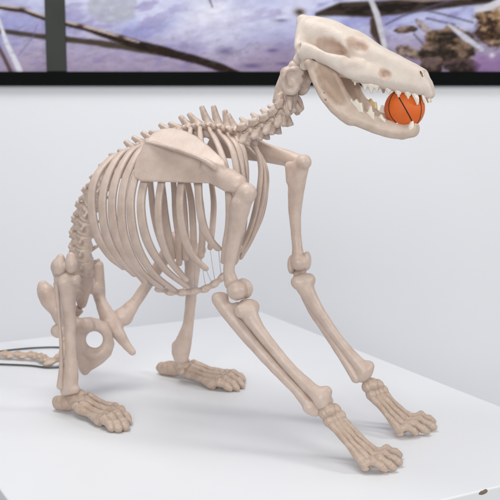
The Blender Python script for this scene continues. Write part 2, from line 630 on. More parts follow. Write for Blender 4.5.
z_rail0, z_rail1 = wz(85.8), wz(71.8)
z_top = z_rail1 + 0.62
K = (wx(100) - wx(0)) / 100                               # metres on the wall for one unit of the print


def panel(x0, x1):
    st = 0.8
    nx, nz = int((x1 - x0) / (K * st)) + 1, int((z_top - z_rail1) / (K * st * 1.6)) + 1
    xs, zs = np.linspace(x0, x1, nx), np.linspace(z_rail1 - 0.002, z_top, nz)
    X, Z = np.meshgrid(xs, zs, indexing='ij')
    V = np.stack([X, np.full(X.shape, -0.018), Z - 0.6], -1).reshape(-1, 3)
    i = np.arange(nx * nz).reshape(nx, nz)
    f = np.stack([i[:-1, :-1], i[1:, :-1], i[1:, 1:], i[:-1, 1:]], -1).reshape(-1, 4)
    o = bpy.data.objects.new('picture_panel', mesh_of('picture_panel', V, f, M_PRINT, False))
    COL.objects.link(o)
    o.parent = disp
    a = o.data.color_attributes.new('print', 'FLOAT_COLOR', 'POINT')
    gx = (X - wx(0)).ravel() / K
    gy = 71.8 - (Z - z_rail1).ravel() / K
    c = picture_colour(gx, gy)
    a.data.foreach_set('color', np.hstack([c, np.ones((len(c), 1))]).astype(np.float32).ravel())
    return o


panel(wx(-210), wx(58))
panel(wx(58), wx(710))
bm = bmesh.new(); box(bm, (wx(-214), -PW, z_rail0 - .6), (wx(714), -0.001, z_rail1 - .6), 0.002); bmobj('bottom_rail', bm, M_RAIL, disp)
bm = bmesh.new(); box(bm, (wx(-214), -PW, z_top - .6), (wx(714), -0.001, z_top + .045 - .6), 0.002); bmobj('top_rail', bm, M_RAIL, disp)
bm = bmesh.new(); box(bm, (wx(48.3), -PW + .003, z_rail1 - .599), (wx(68), -0.001, z_top - .601), 0.002); bmobj('divider_post', bm, M_POST, disp)
for a, c in ((-214, -207), (707, 714)):
    bm = bmesh.new(); box(bm, (wx(a), -PW + .002, z_rail1 - .599), (wx(c), -0.001, z_top - .601), 0.002); bmobj('side_rail', bm, M_RAIL, disp)

# ------------------------------------------------------------------ pedestal
pc = ground(261, 311.5)                                   # its far corner
ea, eb = np.array([-.881, -.474, 0]), np.array([.479, -.878, 0])
ea = unit(ea); eb = unit(eb - ea * (eb @ ea))
PA, PB, PH = 0.95, 1.25, 0.95
ped = empty('pedestal', tuple(pc + ea * PA / 2 + eb * PB / 2 - np.array([0, 0, PH])), math.atan2(-ea[1], -ea[0]))
tag(ped, 'broad white lacquered display pedestal carrying the dog skeleton', 'pedestal')
bm = bmesh.new(); box(bm, (-PA / 2, -PB / 2, PH - .03), (PA / 2, PB / 2, PH), 0.003); bmobj('top_board', bm, M_WHITE, ped)
for s in (-1, 1):
    bm = bmesh.new(); box(bm, (s * (PA / 2 - .001) - .018 * (s > 0), -PB / 2 + .001, 0), (s * (PA / 2 - .001) + .018 * (s < 0), PB / 2 - .001, PH - .031)); bmobj('side_board', bm, M_WHITE, ped)
    bm = bmesh.new(); box(bm, (-PA / 2 + .02, s * (PB / 2 - .001) - .018 * (s > 0), 0), (PA / 2 - .02, s * (PB / 2 - .001) + .018 * (s < 0), PH - .031)); bmobj('side_board', bm, M_WHITE, ped)
# the chip in the near edge
g = ground(485, 491.3)
R_ = Matrix.Rotation(-ped.rotation_euler.z, 3, 'Z')
gl = R_ @ (Vector(g) - Vector(ped.location))
S = Solid(0.0012)
S.ell((gl.x, -PB / 2 + .0004, PH - .0042), (.0092, .0014, .0036), k=.002).ell((gl.x + .006, -PB / 2 + .0006, PH - .0024), (.0042, .0012, .0028), k=.002)
V, f = S.build()
o = part('chipped_corner', V, f, M_CHIP, ped)
o['label'] = 'bare brown chip in the white edge'

# ------------------------------------------------------------------ the skeleton
SK = empty('dog_skeleton', tuple(D0), YAW)
tag(SK, 'pale pinkish dog skeleton crouching with its front legs stretched out', 'skeleton')
SK['_o'] = [0.0, 0.0, 0.0]

# ---- spine: centres run along the median curve, off bends it to the far side at the rump
T_PTS = [(236, 138), (227, 136), (218, 134), (209, 133), (200, 133.5), (191, 135), (182, 137.5), (173, 140.5), (164, 144), (155, 147.5), (146, 151.5), (137, 156), (128, 161.5)]
L_PTS = [(119, 168, -.005), (110, 177.5, -.01), (101.5, 188.5, -.016), (94.5, 200, -.022), (89, 213, -.028), (86, 226.5, -.034), (84.5, 240, -.04), (84.5, 253.5, -.045), (85.5, 267, -.05)]
C_PTS = [(291.5, 93), (289.5, 106), (281.5, 117), (271.5, 124), (260.5, 129), (248.5, 134)]
SACRUM = at(84, 290, -.055)
TP = [at(x, y, 0) for x, y in T_PTS]
LP = [at(*p) for p in L_PTS]
CP = [at(x, y, 0) for x, y in C_PTS]
ATLAS = at(294.5, 77, 0)
curve = [ATLAS] + CP + TP + LP + [SACRUM]
curve = np.array(curve)
tang = np.gradient(curve, axis=0)                         # points toward the tail


def place(V, c, tan, up=None, sc=1.0):
    x = -unit(tan)
    y = np.array([0, 1., 0]) - x * x[1]
    y = unit(y)
    z = np.cross(x, y)
    return np.asarray(c) + sc * (V[:, :1] * x + V[:, 1:2] * y + V[:, 2:] * z)


def cervical(L=.021, r=.0115, sp=.010):
    s = Solid(.0011, True)
    s.cap((-L * .3, 0, 0), r, (L * .3, 0, .001), r * .95, k=.003)
    s.cap((-L * .3, 0, .013), .0105, (L * .3, 0, .013), .0105, k=.004)               # arch
    s.cap((0, 0, .021), .0055, (-L * .25, 0, .021 + sp), .0032, k=.005)              # spinous process
    s.plate([(L * .42, .012, .002), (-L * .3, .014, .003), (-L * .62, .025, -.010), (-L * .42, .026, -.016), (L * .1, .020, -.014)], .0048, k=.004)
    s.plate([(L * .5, .010, -.006), (-L * .35, .012, -.008), (-L * .22, .017, -.019), (L * .12, .019, -.022)], .0052, k=.004)
    s.plate([(L * .42, .013, .010), (L * .36, .018, .019), (-L * .25, .0235, .021), (-L * .52, .020, .011), (-L * .2, .013, .006)], .0048, k=.004)
    s.cap((0, .012, .004), .0028, (0, .034, .003), .0024, k=.002, sub=True)
    return s.build()


def thoracic(L=.0155, sp=.036, lean=.016, r=.0085):
    s = Solid(.0011, True)
    s.cap((-L * .4, 0, 0), r, (L * .4, 0, 0), r, k=.003)
    s.cap((-L * .3, 0, .011), .0075, (L * .3, 0, .011), .007, k=.004)
    s.chain([(0, 0, .016), (-lean * .5, 0, .016 + sp * .5), (-lean, 0, .016 + sp)], [.0078, .0050, .0036], k=.005)
    s.cap((-lean * .55 - .003, 0, .016 + sp * .3), .0036, (-lean * 1.0 - .0035, 0, .016 + sp * .96), .0028, k=.002)
    s.chain([(0, .007, .009), (0, .016, .012), (.001, .02, .014)], [.005, .0045, .0048], k=.004)
    s.cap((L * .3, .006, .014), .0035, (L * .8, .008, .016), .003, k=.003)
    return s.build()


def lumbar(L=.0235, r=.0150):
    s = Solid(.0013, True)
    s.chain([(-L * .43, 0, 0), (0, 0, 0), (L * .43, 0, 0)], [r * 1.08, r * .80, r * 1.06], k=.003)
    s.ell((-L * .46, 0, 0), (.003, r * 1.16, r * 1.1), k=.002).ell((L * .46, 0, 0), (.003, r * 1.14, r * 1.08), k=.002)
    s.cap((-L * .3, 0, .016), .010, (L * .3, 0, .016), .010, k=.004)
    s.plate([(-L * .34, 0, .018), (L * .22, 0, .018), (L * .16, 0, .034), (-L * .22, 0, .037)], .0036, k=.005)
    s.plate([(-.004, .010, -.002), (L * .35, .010, -.003), (L * .5, .030, -.011), (L * .25, .031, -.012)], .0030, k=.004)
    s.cap((L * .3, .008, .020), .0055, (L * .55, .011, .024), .0052, k=.004)
    s.cap((-L * .3, .007, .020), .005, (-L * .6, .009, .024), .0046, k=.004)
    return s.build()


def caudal(L=.02, r=.009):
    s = Solid(.0012, True, lump=.0004)
    s.chain([(-L * .5, 0, 0), (0, 0, 0), (L * .5, 0, 0)], [r * 1.05, r * .75, r * 1.1], k=.003)
    s.cap((L * .1, .005, .003), r * .5, (L * .35, .011, .004), r * .38, k=.003)
    s.cap((-L * .1, .005, -.002), r * .5, (-L * .4, .0095, -.003), r * .35, k=.003)
    s.cap((0, 0, .004), r * .5, (L * .3, 0, .0105), r * .4, k=.003)
    return s.build()


# atlas and axis
s = Solid(.0012, True)
s.cap((-.006, 0, -.009), .008, (.006, 0, -.009), .008, k=.003)
s.cap((-.006, 0, .014), .008, (.006, 0, .013), .008, k=.004)
s.chain([(.004, .014, .01), (.004, .016, 0), (.002, .01, -.008)], [.008, .009, .008], k=.004)
s.cap((-.008, .02, .004), .012, (.004, .018, .006), .012, k=.006)
s.cap((.006, .013, -.004), .011, (.018, .014, -.002), .01, k=.004)
V, f = s.build()
AT = part('atlas_vertebra', place(V, ATLAS, tang[0] * .6 + tang[1] * .4), f, M_SPINE, SK)
s = Solid(.0012, True, lump=.0004)
s.plate([at(285.9, 90.9, 0.0235), at(283.6, 83.7, 0.0269), at(286.8, 75.6, 0.0294), at(292.6, 70.2, 0.0286), at(300.2, 71.5, 0.0218), at(303.9, 80.1, 0.0151), at(299.4, 88.2, 0.0151), at(291.2, 93.6, 0.0185)], .0058, k=.006)
s.chain([at(287.2, 91.3, 0.0235), at(284.1, 84.6, 0.0277), at(286.3, 76.5, 0.0311), at(290.8, 71.5, 0.0311), at(296.2, 69.8, 0.0277), at(301.1, 72.0, 0.0227)], [.0052, .0062, .0066, .0066, .0062, .0055], k=.004)
s.chain([at(287.2, 91.3, 0.0235), at(292.6, 91.8, 0.0218), at(297.6, 87.8, 0.0202)], [.0055, .0062, .005], k=.004)
s.chain([at(292.1, 83.7, 0.0185), at(296.6, 78.3, 0.0101)], [.009, .012], k=.006)
s.ell(at(294.4, 79.2, 0.0378), (.0150, .0185, .0135), (.5, 0, 1), (0, -1, 0), k=.004, sub=True)
bone('transverse_wing', s, M_SPINE, AT)
s = Solid(.0012, True)
s.cap((-.014, 0, 0), .0115, (.012, 0, 0), .0105, k=.003)
s.cap((-.012, 0, .014), .009, (.012, 0, .013), .009, k=.004)
s.plate([(-.018, 0, .016), (.022, 0, .016), (.028, 0, .026), (.006, 0, .031), (-.02, 0, .032)], .004, k=.005)
s.chain([(-.004, .01, -.002), (-.012, .02, -.008), (-.024, .026, -.014)], [.006, .005, .003], k=.004)
s.cap((.008, .01, 0), .009, (.014, .013, 0), .008, k=.004)
s.cap((-.008, .012, .014), .006, (-.02, .016, .015), .0045, k=.004)
V, f = s.build()
part('axis_vertebra', place(V, CP[0], tang[1]), f, M_SPINE, SK)
cv = cervical()
for i in range(1, 6):
    part('cervical_vertebra', place(cv[0] * np.array([1, .86, .92]) * (1 + .012 * i), CP[i], tang[1 + i]), cv[1], M_SPINE, SK)
for i in range(13):
    sp = np.interp(i, [0, 2, 4, 6, 9, 12], [.024, .030, .022, .017, .017, .012])
    sp *= (1.05, .95, 1.0, 1.12, .9, 1.0, .85, 1.1, .8, 1.05, 1.15, 1.3, .9)[i]
    V, f = thoracic(sp=sp, lean=(1, .9, 1.1, 1, 1.2, .9, 1.1, 1, 1.2, .9, 1.1, 1, 1)[i] * np.interp(i, [0, 3, 9, 12], [.010, .013, .015, .006]))
    part('thoracic_vertebra', place(V, TP[i], tang[7 + i]), f, M_SPINE, SK)
lv = lumbar()
for i in range(9):
    part('lumbar_vertebra', place(lv[0], LP[i], tang[20 + i], sc=.94 + .012 * i), lv[1], M_SPINE, SK)
# sacrum and tail
s = Solid(.0018, True, lump=.0003)
s.chain([(.022, 0, 0), (0, 0, .002), (-.03, 0, .003)], [.018, .015, .010], k=.004)
s.plate([(.02, .008, 0), (.016, .034, .002), (-.006, .03, .004), (-.02, .012, .003)], .008, k=.006)
for q in (.012, -.006, -.022):
    s.cap((q, 0, .014), .006, (q - .003, 0, .026), .004, k=.005)
V, f = s.build()
part('sacrum', place(V, SACRUM, tang[-1]), f, M_BONE, SK)
tail = [SACRUM + np.array([-.02, 0, -.045]), atz(70, 322, .07), atz(64, 350, .03), atz(52, 361.5, .012), atz(38, 356.5, .0115), atz(22, 355.5, .011), atz(6, 355, .010), atz(-14, 354.5, .0095), atz(-36, 354, .009)]
tq = catmull(tail, 24)
ln = np.r_[0, np.cumsum(np.linalg.norm(np.diff(tq, axis=0), axis=1))]
cvx = caudal()
pos, k = 0.0, 0
while pos < ln[-1] - .01:
    L = .0235 if pos < .10 else .031
    c = np.array([np.interp(pos + L / 2, ln, tq[:, q]) for q in range(3)])
    e = np.array([np.interp(pos + L, ln, tq[:, q]) for q in range(3)])
    st = np.array([np.interp(pos, ln, tq[:, q]) for q in range(3)])
    sc = np.interp(pos, [0, .12, .3], [1.15, 1.08, .82])
    V = cvx[0].copy()
    V[:, 0] *= L / .021 / sc
    part('tail_vertebra', place(V, c, e - st, sc=sc), cvx[1], M_TAIL, SK)
    pos += L
    k += 1

# ---- ribs, caudal to cranial, right flank; the left flank is their mirror image
RIBS = [
    [(128, 154, .012), (113, 157, .05), (96.5, 176, .09), (91.5, 200, .10), (96, 232, .10), (109, 255, .09), (124, 268, .075)],
    [(137, 148.5, .012), (121, 154, .05), (107, 178, .09), (102.5, 205, .104), (106.5, 235, .103), (119, 259, .09), (135, 275, .07)],
    [(146, 144, .012), (130, 153, .055), (116.5, 178, .095), (112, 205, .108), (116, 235, .105), (129, 262, .09), (145, 282, .06)],
    [(155, 140, .012), (139, 152, .06), (126, 178, .094), (121.5, 207, .108), (125, 240, .105), (140, 270, .082), (162, 288, .032)],
    [(164, 136.5, .012), (148, 152, .06), (135, 178, .088), (130.5, 207, .106), (136, 243, .102), (152, 272, .076), (174, 290, .024)],
    [(173, 133.5, .012), (157, 152, .06), (145.5, 178, .086), (141, 207, .104), (147, 240, .10), (164, 268, .068), (187, 287, .022)],
    [(182, 131, .012), (171, 150, .06), (162.5, 178, .084), (158.5, 207, .10), (161, 236, .095), (170, 260, .074), (186, 280, .05)],
    [(191, 129, .012), (187, 150, .06), (182, 178, .080), (180, 205, .094), (184, 235, .088), (193, 256, .068), (206, 269, .05)],
    [(200, 128.5, .012), (201, 150, .055), (198.5, 178, .076), (199.5, 205, .085), (204, 228, .078), (211, 241, .062), (218.5, 249, .048)],
    [(209, 129, .012), (218, 145, .045), (226, 170, .07), (229, 200, .073), (229, 225, .063), (226, 245, .05), (224, 262, .03)],
    [(218, 131, .012), (231, 147, .04), (237, 172, .056), (237.5, 200, .056), (235, 228, .046), (231, 250, .034), (228, 266, .018)],
    [(227, 134, .012), (238, 148, .032), (242, 172, .042), (243, 200, .041), (239, 226, .034), (235, 248, .026), (231, 264, .012)],
    [(236, 138, .012), (243, 150, .026), (245.5, 170, .03), (245, 194, .028), (243, 218, .022), (239, 240, .016), (234, 258, .008)],
]
CENT = np.array(at(185, 205, 0))
tips = []
for i, R in enumerate(RIBS):
    P = np.array([at(*p) for p in R])
    for side in (1, -1):
        Q = P.copy()
        if side < 0:
            Q[:, 1] *= -1
            full = catmull(Q, 10)
            cut = {3: .86, 4: .8, 5: .84, 6: .84, 7: .9, 8: .95}.get(i, .95)
            Q = full[np.linspace(0, (len(full) - 1) * cut, 7).astype(int)]
        wd = np.array([.0045, .0058, .0068, .0072, .0078, .0078, .0070]) * (1 if side > 0 else .74) * (1.0 if i < 9 else .9)
        if i < 6:
            wd[4:] *= 1.2
            wd[1:4] *= 1.14
        th = np.array([.0042, .0040, .0037, .0036, .0037, .0040, .0040])
        if i < 6 and side > 0:
            th[-2:] *= .9

        def flat(p, Q=Q):
            j = int(np.argmin(np.linalg.norm(Q - p, axis=1)))
            t = Q[min(j + 1, 6)] - Q[max(j - 1, 0)]
            r = p - (CENT * [0, 0, 1] + p * [1, 0, 0] + [0, 0, 0])
            return np.cross(unit(t), unit(r))
        V, f = sweep(Q, wd, th, flat, 16, 6, .72)
        part('rib', V, f, M_BONE, SK)
        tips.append((i, side, Q[-1]))

# ---- breastbone
ST = [(158, 288.5), (170, 292), (182, 292.5), (194, 291.5), (205, 289), (214.5, 284), (222.5, 277.5), (229.5, 269.5), (235, 260), (239.5, 247)]
STP = [at(x, y, 0) for x, y in ST]
for i in range(len(STP) - 1):
    a, b_ = STP[i], STP[i + 1]
    s = Solid(.0013, lump=.0003)
    d = b_ - a
    s.chain([a + d * .08, a + d * .5, b_ - d * .08], [.0072, .005, .007], k=.003)
    s.cap(a + d * .05 + np.array([0, .006, 0]), .005, a + d * .05 - np.array([0, .006, 0]), .005, k=.003)
    bone('breastbone_segment', s, M_BONE, SK)


def wire(a, b_, sag=.006, r=.0005):
    m = (np.asarray(a) + np.asarray(b_)) / 2 + np.array([0, 0, -sag])
    V, f = sweep([a, m, b_], [r] * 3, [r] * 3, lambda p: (0.3, 1, .2), 6, 8)
    part('wire', V, f, M_WIRE, SK)


for i, side, p in tips:
    if side < 0 and 3 <= i <= 8:
        wire(p, STP[min(i - 1, 8)] + np.array([0, .004, 0]), .004)
    if side > 0 and i in (6, 7, 8):
        wire(p, STP[{6: 4, 7: 5, 8: 6}[i]] + np.array([0, -.004, 0]), .003)
    if side > 0 and i in (0, 1, 2):
        wire(p, at(158 + 3 * i, 287, .02), .003)

# ---- shoulder blades and fore legs
s = Solid(.0017)
s.plate([at(146, 142, .078), at(138, 160, .088), at(133.5, 172, .098), at(135, 178, .101), at(141, 181.5, .103), at(176, 181.5, .107), at(208, 182.5, .104), at(226, 192, .096), at(238, 188, .09), at(226, 167, .086), at(211, 161, .09), at(180, 150, .088)], .0029, k=.004)
s.plate([at(146, 142, .080), at(153, 135, .064), at(162, 130.5, .052), at(173, 128.5, .047), at(186, 131, .048), at(197, 136, .053), at(210, 147, .064), at(226, 163, .082), at(226, 170, .09), at(211, 163, .094), at(180, 151, .092)], .0036, k=.004)
s.chain([at(146.5, 142, .084), at(162, 145.5, .100), at(182, 151, .113), at(200, 158, .118), at(211, 164.5, .119), at(215, 168, .116)], [.0024, .0027, .003, .0036, .0048, .0042], k=.003)
s.plate([at(147, 142, .080), at(180, 150.5, .092), at(211, 162.5, .094), at(213, 164.5, .117), at(200, 158, .117), at(182, 151, .112), at(162, 145.5, .099)], .0026, k=.003)
s.chain([at(205, 166, .092), at(222, 176, .09), at(237, 186, .088)], [.006, .0115, .0145], k=.010)
s.cap(at(232, 175, .082), .010, at(240, 182, .086), .011, k=.008)
bone('shoulder_blade', s, M_BONE, SK)
s = Solid(.0017)
s.plate([at(214, 128, -.062), at(206, 146, -.085), at(214, 156, -.095), at(262, 161, -.095), at(290, 168, -.09), at(302, 165, -.088), at(290, 152, -.086), at(266, 141, -.082), at(236, 126, -.068)], .0036, k=.004)
s.chain([at(222, 138, -.082), at(252, 147, -.098), at(278, 157, -.10)], [.0025, .003, .0045], k=.005)
s.chain([at(264, 150, -.09), at(284, 156, -.088), at(299, 162, -.086)], [.008, .0115, .014], k=.01)
bone('shoulder_blade', s, M_BONE, SK)

s = Solid(.0017, lump=.0003)
s.chain([at(244, 196, .088), at(240.5, 206, .087), at(236.5, 228, .086), at(231.5, 252, .083), at(229, 270, .08), at(231.5, 283, .078)], [.0165, .0175, .0138, .0105, .0100, .0125], k=.008)
s.cap(at(247, 193, .092), .0165, at(242, 190, .08), .015, k=.006)
s.cap(at(237.5, 203, .1), .010, at(236, 222, .092), .007, k=.008)
s.cap(at(236.5, 290.5, .088), .0168, at(240, 290, .074), .0158, k=.004)
s.ell(at(244, 288.5, .070), (.0055, .0170, .0178), (0, 1, 0), k=.0015)
bone('humerus', s, M_BONE, SK)
s = Solid(.0017, lump=.0003)
s.chain([at(299, 168, -.085), at(297, 180, -.085), at(295, 210, -.085), at(296, 232, -.083), at(297.5, 250, -.08), at(298, 258, -.08)], [.0175, .0165, .0120, .0095, .0098, .0125], k=.008)
s.cap(at(304, 162, -.076), .0135, at(297, 163, -.094), .0135, k=.006)
s.cap(at(290, 166, -.08), .0095, at(290, 180, -.08), .007, k=.008)
s.cap(at(299, 262.5, -.072), .0150, at(299.5, 262, -.084), .0150, k=.005)
s.ell(at(291.5, 264.5, -.082), (.0075, .0140, .0175), (1, .2, 0), k=.0015)
s.ell(at(307, 261, -.082), (.0075, .0140, .0175), (1, .2, 0), k=.0015)
bone('humerus', s, M_BONE, SK)

# near fore arm
s = Solid(.0018, lump=.0003)
s.chain([at(219, 300, .088), at(226.5, 310, .088), at(247, 336, .088), at(273.5, 366, .09), at(297.5, 391.5, .092), at(311, 408, .094)], [.0122, .0126, .0112, .0096, .0086, .0102], k=.005)
s.cap(at(217, 297.5, .09), .0085, at(223, 298, .082), .0095, k=.005)
s.cap(at(229, 310, .086), .010, at(237, 307, .080), .0085, k=.005)
s.cap(at(309, 407, .098), .0105, at(315, 411, .094), .0095, k=.005)
bone('ulna', s, M_BONE, SK)
s = Solid(.0018, lump=.0003)
s.chain([at(246.5, 309, .082), at(253, 321, .083), at(264.5, 337.5, .085), at(289, 367, .087), at(308.5, 386.5, .088), at(320, 397, .088)], [.0170, .0132, .0104, .0096, .0112, .0145], k=.006)
s.cap(at(241, 311, .095), .012, at(252, 307, .07), .013, k=.006)
s.cap(at(326, 392, .082), .0105, at(322, 403, .09), .012, k=.006)
s.cap(at(328, 401, .078), .009, k=.005)
bone('radius', s, M_BONE, SK)
# far fore arm
s = Solid(.0018, lump=.0003)
s.chain([at(303, 283, -.08), at(308, 293, -.081), at(320, 313, -.084), at(340, 342, -.088), at(355, 360, -.092), at(364, 371, -.094)], [.0172, .0146, .0106, .0098, .0120, .0155], k=.006)
s.cap(at(297, 282, -.07), .0115, at(309, 280, -.088), .012, k=.006)
s.cap(at(369, 366, -.1), .010, at(362, 376, -.09), .012, k=.006)
bone('radius', s, M_BONE, SK)
s = Solid(.0018, lump=.0003)
s.chain([at(300, 268, -.1), at(301, 282, -.098), at(313, 310, -.094), at(331, 338, -.09), at(347, 364, -.084), at(356, 378, -.084)], [.012, .0115, .0095, .0085, .008, .0095], k=.006)
s.cap(at(297, 268, -.104), .011, k=.005)
bone('ulna', s, M_BONE, SK)


# ---- paws
def digit_bone(name, a, b_, r0, r1, r2, parent, up=np.array([0, 0, 1.])):
    s = Solid(.0011, lump=.0006)
    m = (a + b_) / 2
    s.chain([a, m, b_], [r0, r1, r2], k=.003)
    return bone(name, s, M_FOOT, parent)


def paw(kind, digits, blocks, meta, lift=.012, radius=1.06):
    """digits: (base of the metapodial, knuckle, tip); blocks: small wrist or ankle bones"""
    root = None
    for j, (p, q, r) in enumerate(blocks):
        s = Solid(.0012, lump=.0005)
        s.ell(p, r, q, (0, 0, 1), k=.003)
        o = bone(kind if j == 0 else 'carpal_bone' if 'front' in kind else 'tarsal_bone', s, M_FOOT, SK if j == 0 else root)
        if j == 0:
            root = o
    for j, (a, k_, t) in enumerate(digits):
        a, k_, t = map(np.asarray, (a, k_, t))
        rr = radius * (.92 if j in (0, 3) else 1.0)
        digit_bone(meta, a, k_, .0074 * rr, .0050 * rr, .0084 * rr, root)
        d = t - k_
        p1 = k_ + d * .42
        p1[2] = max(k_[2], .012) + lift * .42
        p2 = k_ + d * .80
        p2[2] = .0125
        e = t.copy()
        e[2] = .0068
        digit_bone('toe_bone', k_ + (p1 - k_) * .16 + [0, 0, .001], p1, .0078 * rr, .0060 * rr, .0074 * rr, root)
        digit_bone('toe_bone', p1 + (p2 - p1) * .14, p2, .0072 * rr, .0058 * rr, .0070 * rr, root)
        digit_bone('toe_bone', p2 + (e - p2) * .2, e, .0066 * rr, .0062 * rr, .0048 * rr, root)
        s = Solid(.0011)
        s.ell(k_ + np.array([.002, 0, -.006]), (.0072, .0058, .0058), d, k=.002)
        bone('sesamoid_bone', s, M_FOOT, root)
    return root


def lp(a, b_, t): return np.asarray(a) + (np.asarray(b_) - np.asarray(a)) * t


# right fore paw (near)
c0, c1 = at(322, 411, .096), at(334, 407, .078)
d0, d1 = at(331, 424, .096), at(342.5, 419, .078)
ax = d0 - c0
bl = [(lp(c0, c1, .5) + ax * .1, ax, (.0140, .0155, .0120))]
bl += [(lp(c0, c1, t) + ax * .2, ax, (.011, .009, .010)) for t in (.05, .95)]
bl += [(lp(d0, d1, t) - ax * .25, ax, (.0115, .0075, .0098)) for t in (.0, .33, .67, 1.0)]
dg = [(lp(d0, d1, 0), atz(364, 464, .016), atz(385, 469.5, .007)),
      (lp(d0, d1, .33), atz(368.5, 461, .017), atz(394, 468, .007)),
      (lp(d0, d1, .67), atz(373, 457, .017), atz(399.5, 462.5, .007)),
      (lp(d0, d1, 1.0), atz(376.5, 453, .016), atz(400, 455, .007))]
paw('front_paw', dg, bl, 'metacarpal_bone')
# left fore paw (far)
c0, c1 = at(365, 385, -.085), at(377, 382, -.105)
d0, d1 = at(373, 398, -.084), at(385, 394, -.108)
ax = d0 - c0
bl = [(lp(c0, c1, .5) + ax * .1, ax, (.0140, .0155, .0120))]
bl += [(lp(c0, c1, t) + ax * .2, ax, (.011, .009, .010)) for t in (.05, .95)]
bl += [(lp(d0, d1, t) - ax * .25, ax, (.0115, .0075, .0098)) for t in (.0, .33, .67, 1.0)]
dg = [(lp(d0, d1, 0), atz(399, 430, .016), atz(417, 433.5, .007)),
      (lp(d0, d1, .33), atz(403, 426, .017), atz(428, 432, .007)),
      (lp(d0, d1, .67), atz(407.5, 422, .017), atz(434, 427.5, .007)),
      (lp(d0, d1, 1.0), atz(411, 418, .016), atz(434, 421.5, .007))]
paw('front_paw', dg, bl, 'metacarpal_bone')

# ---- hind legs
ANK = atz(70, 391, .046)
NV = -ANK[1]                                             # lateral place of the right hock
def nh(px, py, o=0.0): return at(px, py, NV + o)
s = Solid(.0018, lump=.0003)
s.chain([nh(67.5, 281), nh(68.5, 298), nh(70, 325), nh(70.5, 350), nh(71, 374), nh(70, 386)], [.0165, .0135, .0105, .0100, .0140, .0138], k=.006)
s.cap(nh(59.5, 279.5, .004), .0105, nh(75.5, 279.5, .004), .0105, k=.005)
s.cap(nh(63, 284, .012), .008, nh(66, 306, .009), .006, k=.006)
s.cap(nh(65, 391), .009, nh(75, 389), .009, k=.005)
bone('shin_bone', s, M_BONE, SK)
s = Solid(.0014)
s.chain([nh(56.5, 284, .002), nh(58.5, 310, .006), nh(60.8, 340, .008), nh(61.5, 365, .008), nh(60.5, 386, .006)], [.0058, .0036, .0034, .0044, .0075], k=.004)
bone('calf_bone', s, M_BONE, SK)
HIP = at(69, 326, -.012)
s = Solid(.0018, lump=.0003)
k1, k2 = nh(59.5, 266, .006), nh(71.5, 265, .006)
s.ell(k1, (.0125, .0105, .016), (1, 0, 0), k=.004).ell(k2, (.0125, .0105, .016), (1, 0, 0), k=.004)
s.ell(nh(60.5, 259, .004), (.008, .0065, .0095), (1, 0, 0), k=.004).ell(nh(71, 257.5, .004), (.009, .007, .0105), (1, 0, 0), k=.004)
kn = (k1 + k2) / 2 + np.array([-.02, .01, -.006])
s.chain([kn, lp(kn, HIP, .3), lp(kn, HIP, .65), lp(kn, HIP, .92), HIP], [.0165, .0125, .012, .0125, .0155], k=.01)
s.cap(at(57.5, 331, .002), .0135, at(62, 330, .0), .013, k=.008)
bone('thigh_bone', s, M_BONE, SK)
ANK2 = atz(181, 361, .048)
FV = -ANK2[1]
def fh(px, py, o=0.0): return at(px, py, FV + o)
s = Solid(.002, lump=.0003)
s.chain([fh(193, 252, .03), fh(192.5, 268, .028), fh(191, 298, .02), fh(188, 325, .01), fh(183, 344, .002), fh(181, 356)], [.0195, .0155, .0110, .0115, .0175, .0165], k=.006)
s.cap(fh(184, 250, .04), .012, fh(200, 250, .02), .012, k=.006)
s.cap(fh(177, 346, .004), .011, fh(177, 352, .004), .011, k=.005)
bone('shin_bone', s, M_BONE, SK)
s = Solid(.0018)
s.chain([fh(199, 258, -.002), fh(194, 290, -.012), fh(189, 325, -.022), fh(184, 352, -.02)], [.0065, .0045, .0045, .007], k=.004)
bone('calf_bone', s, M_BONE, SK)
HIP2 = at(121.5, 317, -.105)
s = Solid(.002, lump=.0003)
s.chain([HIP2, at(136, 301, -.125), at(154, 274, -.145), at(171, 247, -.165)], [.0165, .0118, .0118, .0155], k=.008)
s.ell(HIP2, (.0185, .0185, .0175), k=.006)
s.cap(at(126, 318, -.11), .0125, at(130, 309, -.115), .012, k=.008)
s.cap(at(176, 240, -.16), .018, at(187, 239, -.185), .0175, k=.006)
bone('thigh_bone', s, M_BONE, SK)

# pelvis
s = Solid(.0019, lump=.0003)
s.ell(at(47.5, 296.5, .008), (.0335, .0175, .0085), at(55, 314, .002) - at(41, 282, .012), dog(EYE) - at(47, 296, .008), k=.006)
s.chain([at(47, 292, .010), at(54, 307, .004), at(61, 320, -.004), at(72, 325, -.014)], [.0115, .0115, .013, .018], k=.008)
s.plate([at(72, 322, -.014), at(80, 318.5, -.022), at(90, 317.5, -.032), at(100, 319.5, -.045), at(107, 324, -.055), at(112, 333, -.063), at(114.5, 344, -.066), at(111.5, 354.5, -.062), at(104, 362.5, -.052), at(94, 369, -.040), at(84.5, 373.5, -.03), at(80.5, 367, -.025), at(77, 356, -.02)], .0072, k=.006)
s.chain([at(73, 322, -.014), at(77, 345, -.02), at(83, 368, -.03)], [.012, .0105, .0075], k=.006)
hc = at(94.5, 340, -.04)
hd = unit(dog(EYE) - hc)
ring = [at(94.5 + 13 * math.cos(q), 340.5 + 14.5 * math.sin(q), -.04 - .0022 * 13 * math.cos(q) * .6 + .003) for q in np.linspace(0, 2 * math.pi, 13)]
s.chain(ring, [.0080, .0090, .0095, .0085, .0078, .0085, .0092, .0085, .0080, .0085, .0095, .0090, .0080], k=.006)
s.ell(at(86, 326, -.02), (.0175, .0135, .0165), k=.008)
s.cap(at(80, 358, -.022), .008, at(85, 371, -.028), .0085, k=.006)
s.chain([hc - hd * .06 + np.array([0, 0, .001]), hc + hd * .06 + np.array([0, 0, .001])], [.0165, .0165], k=.004, sub=True)
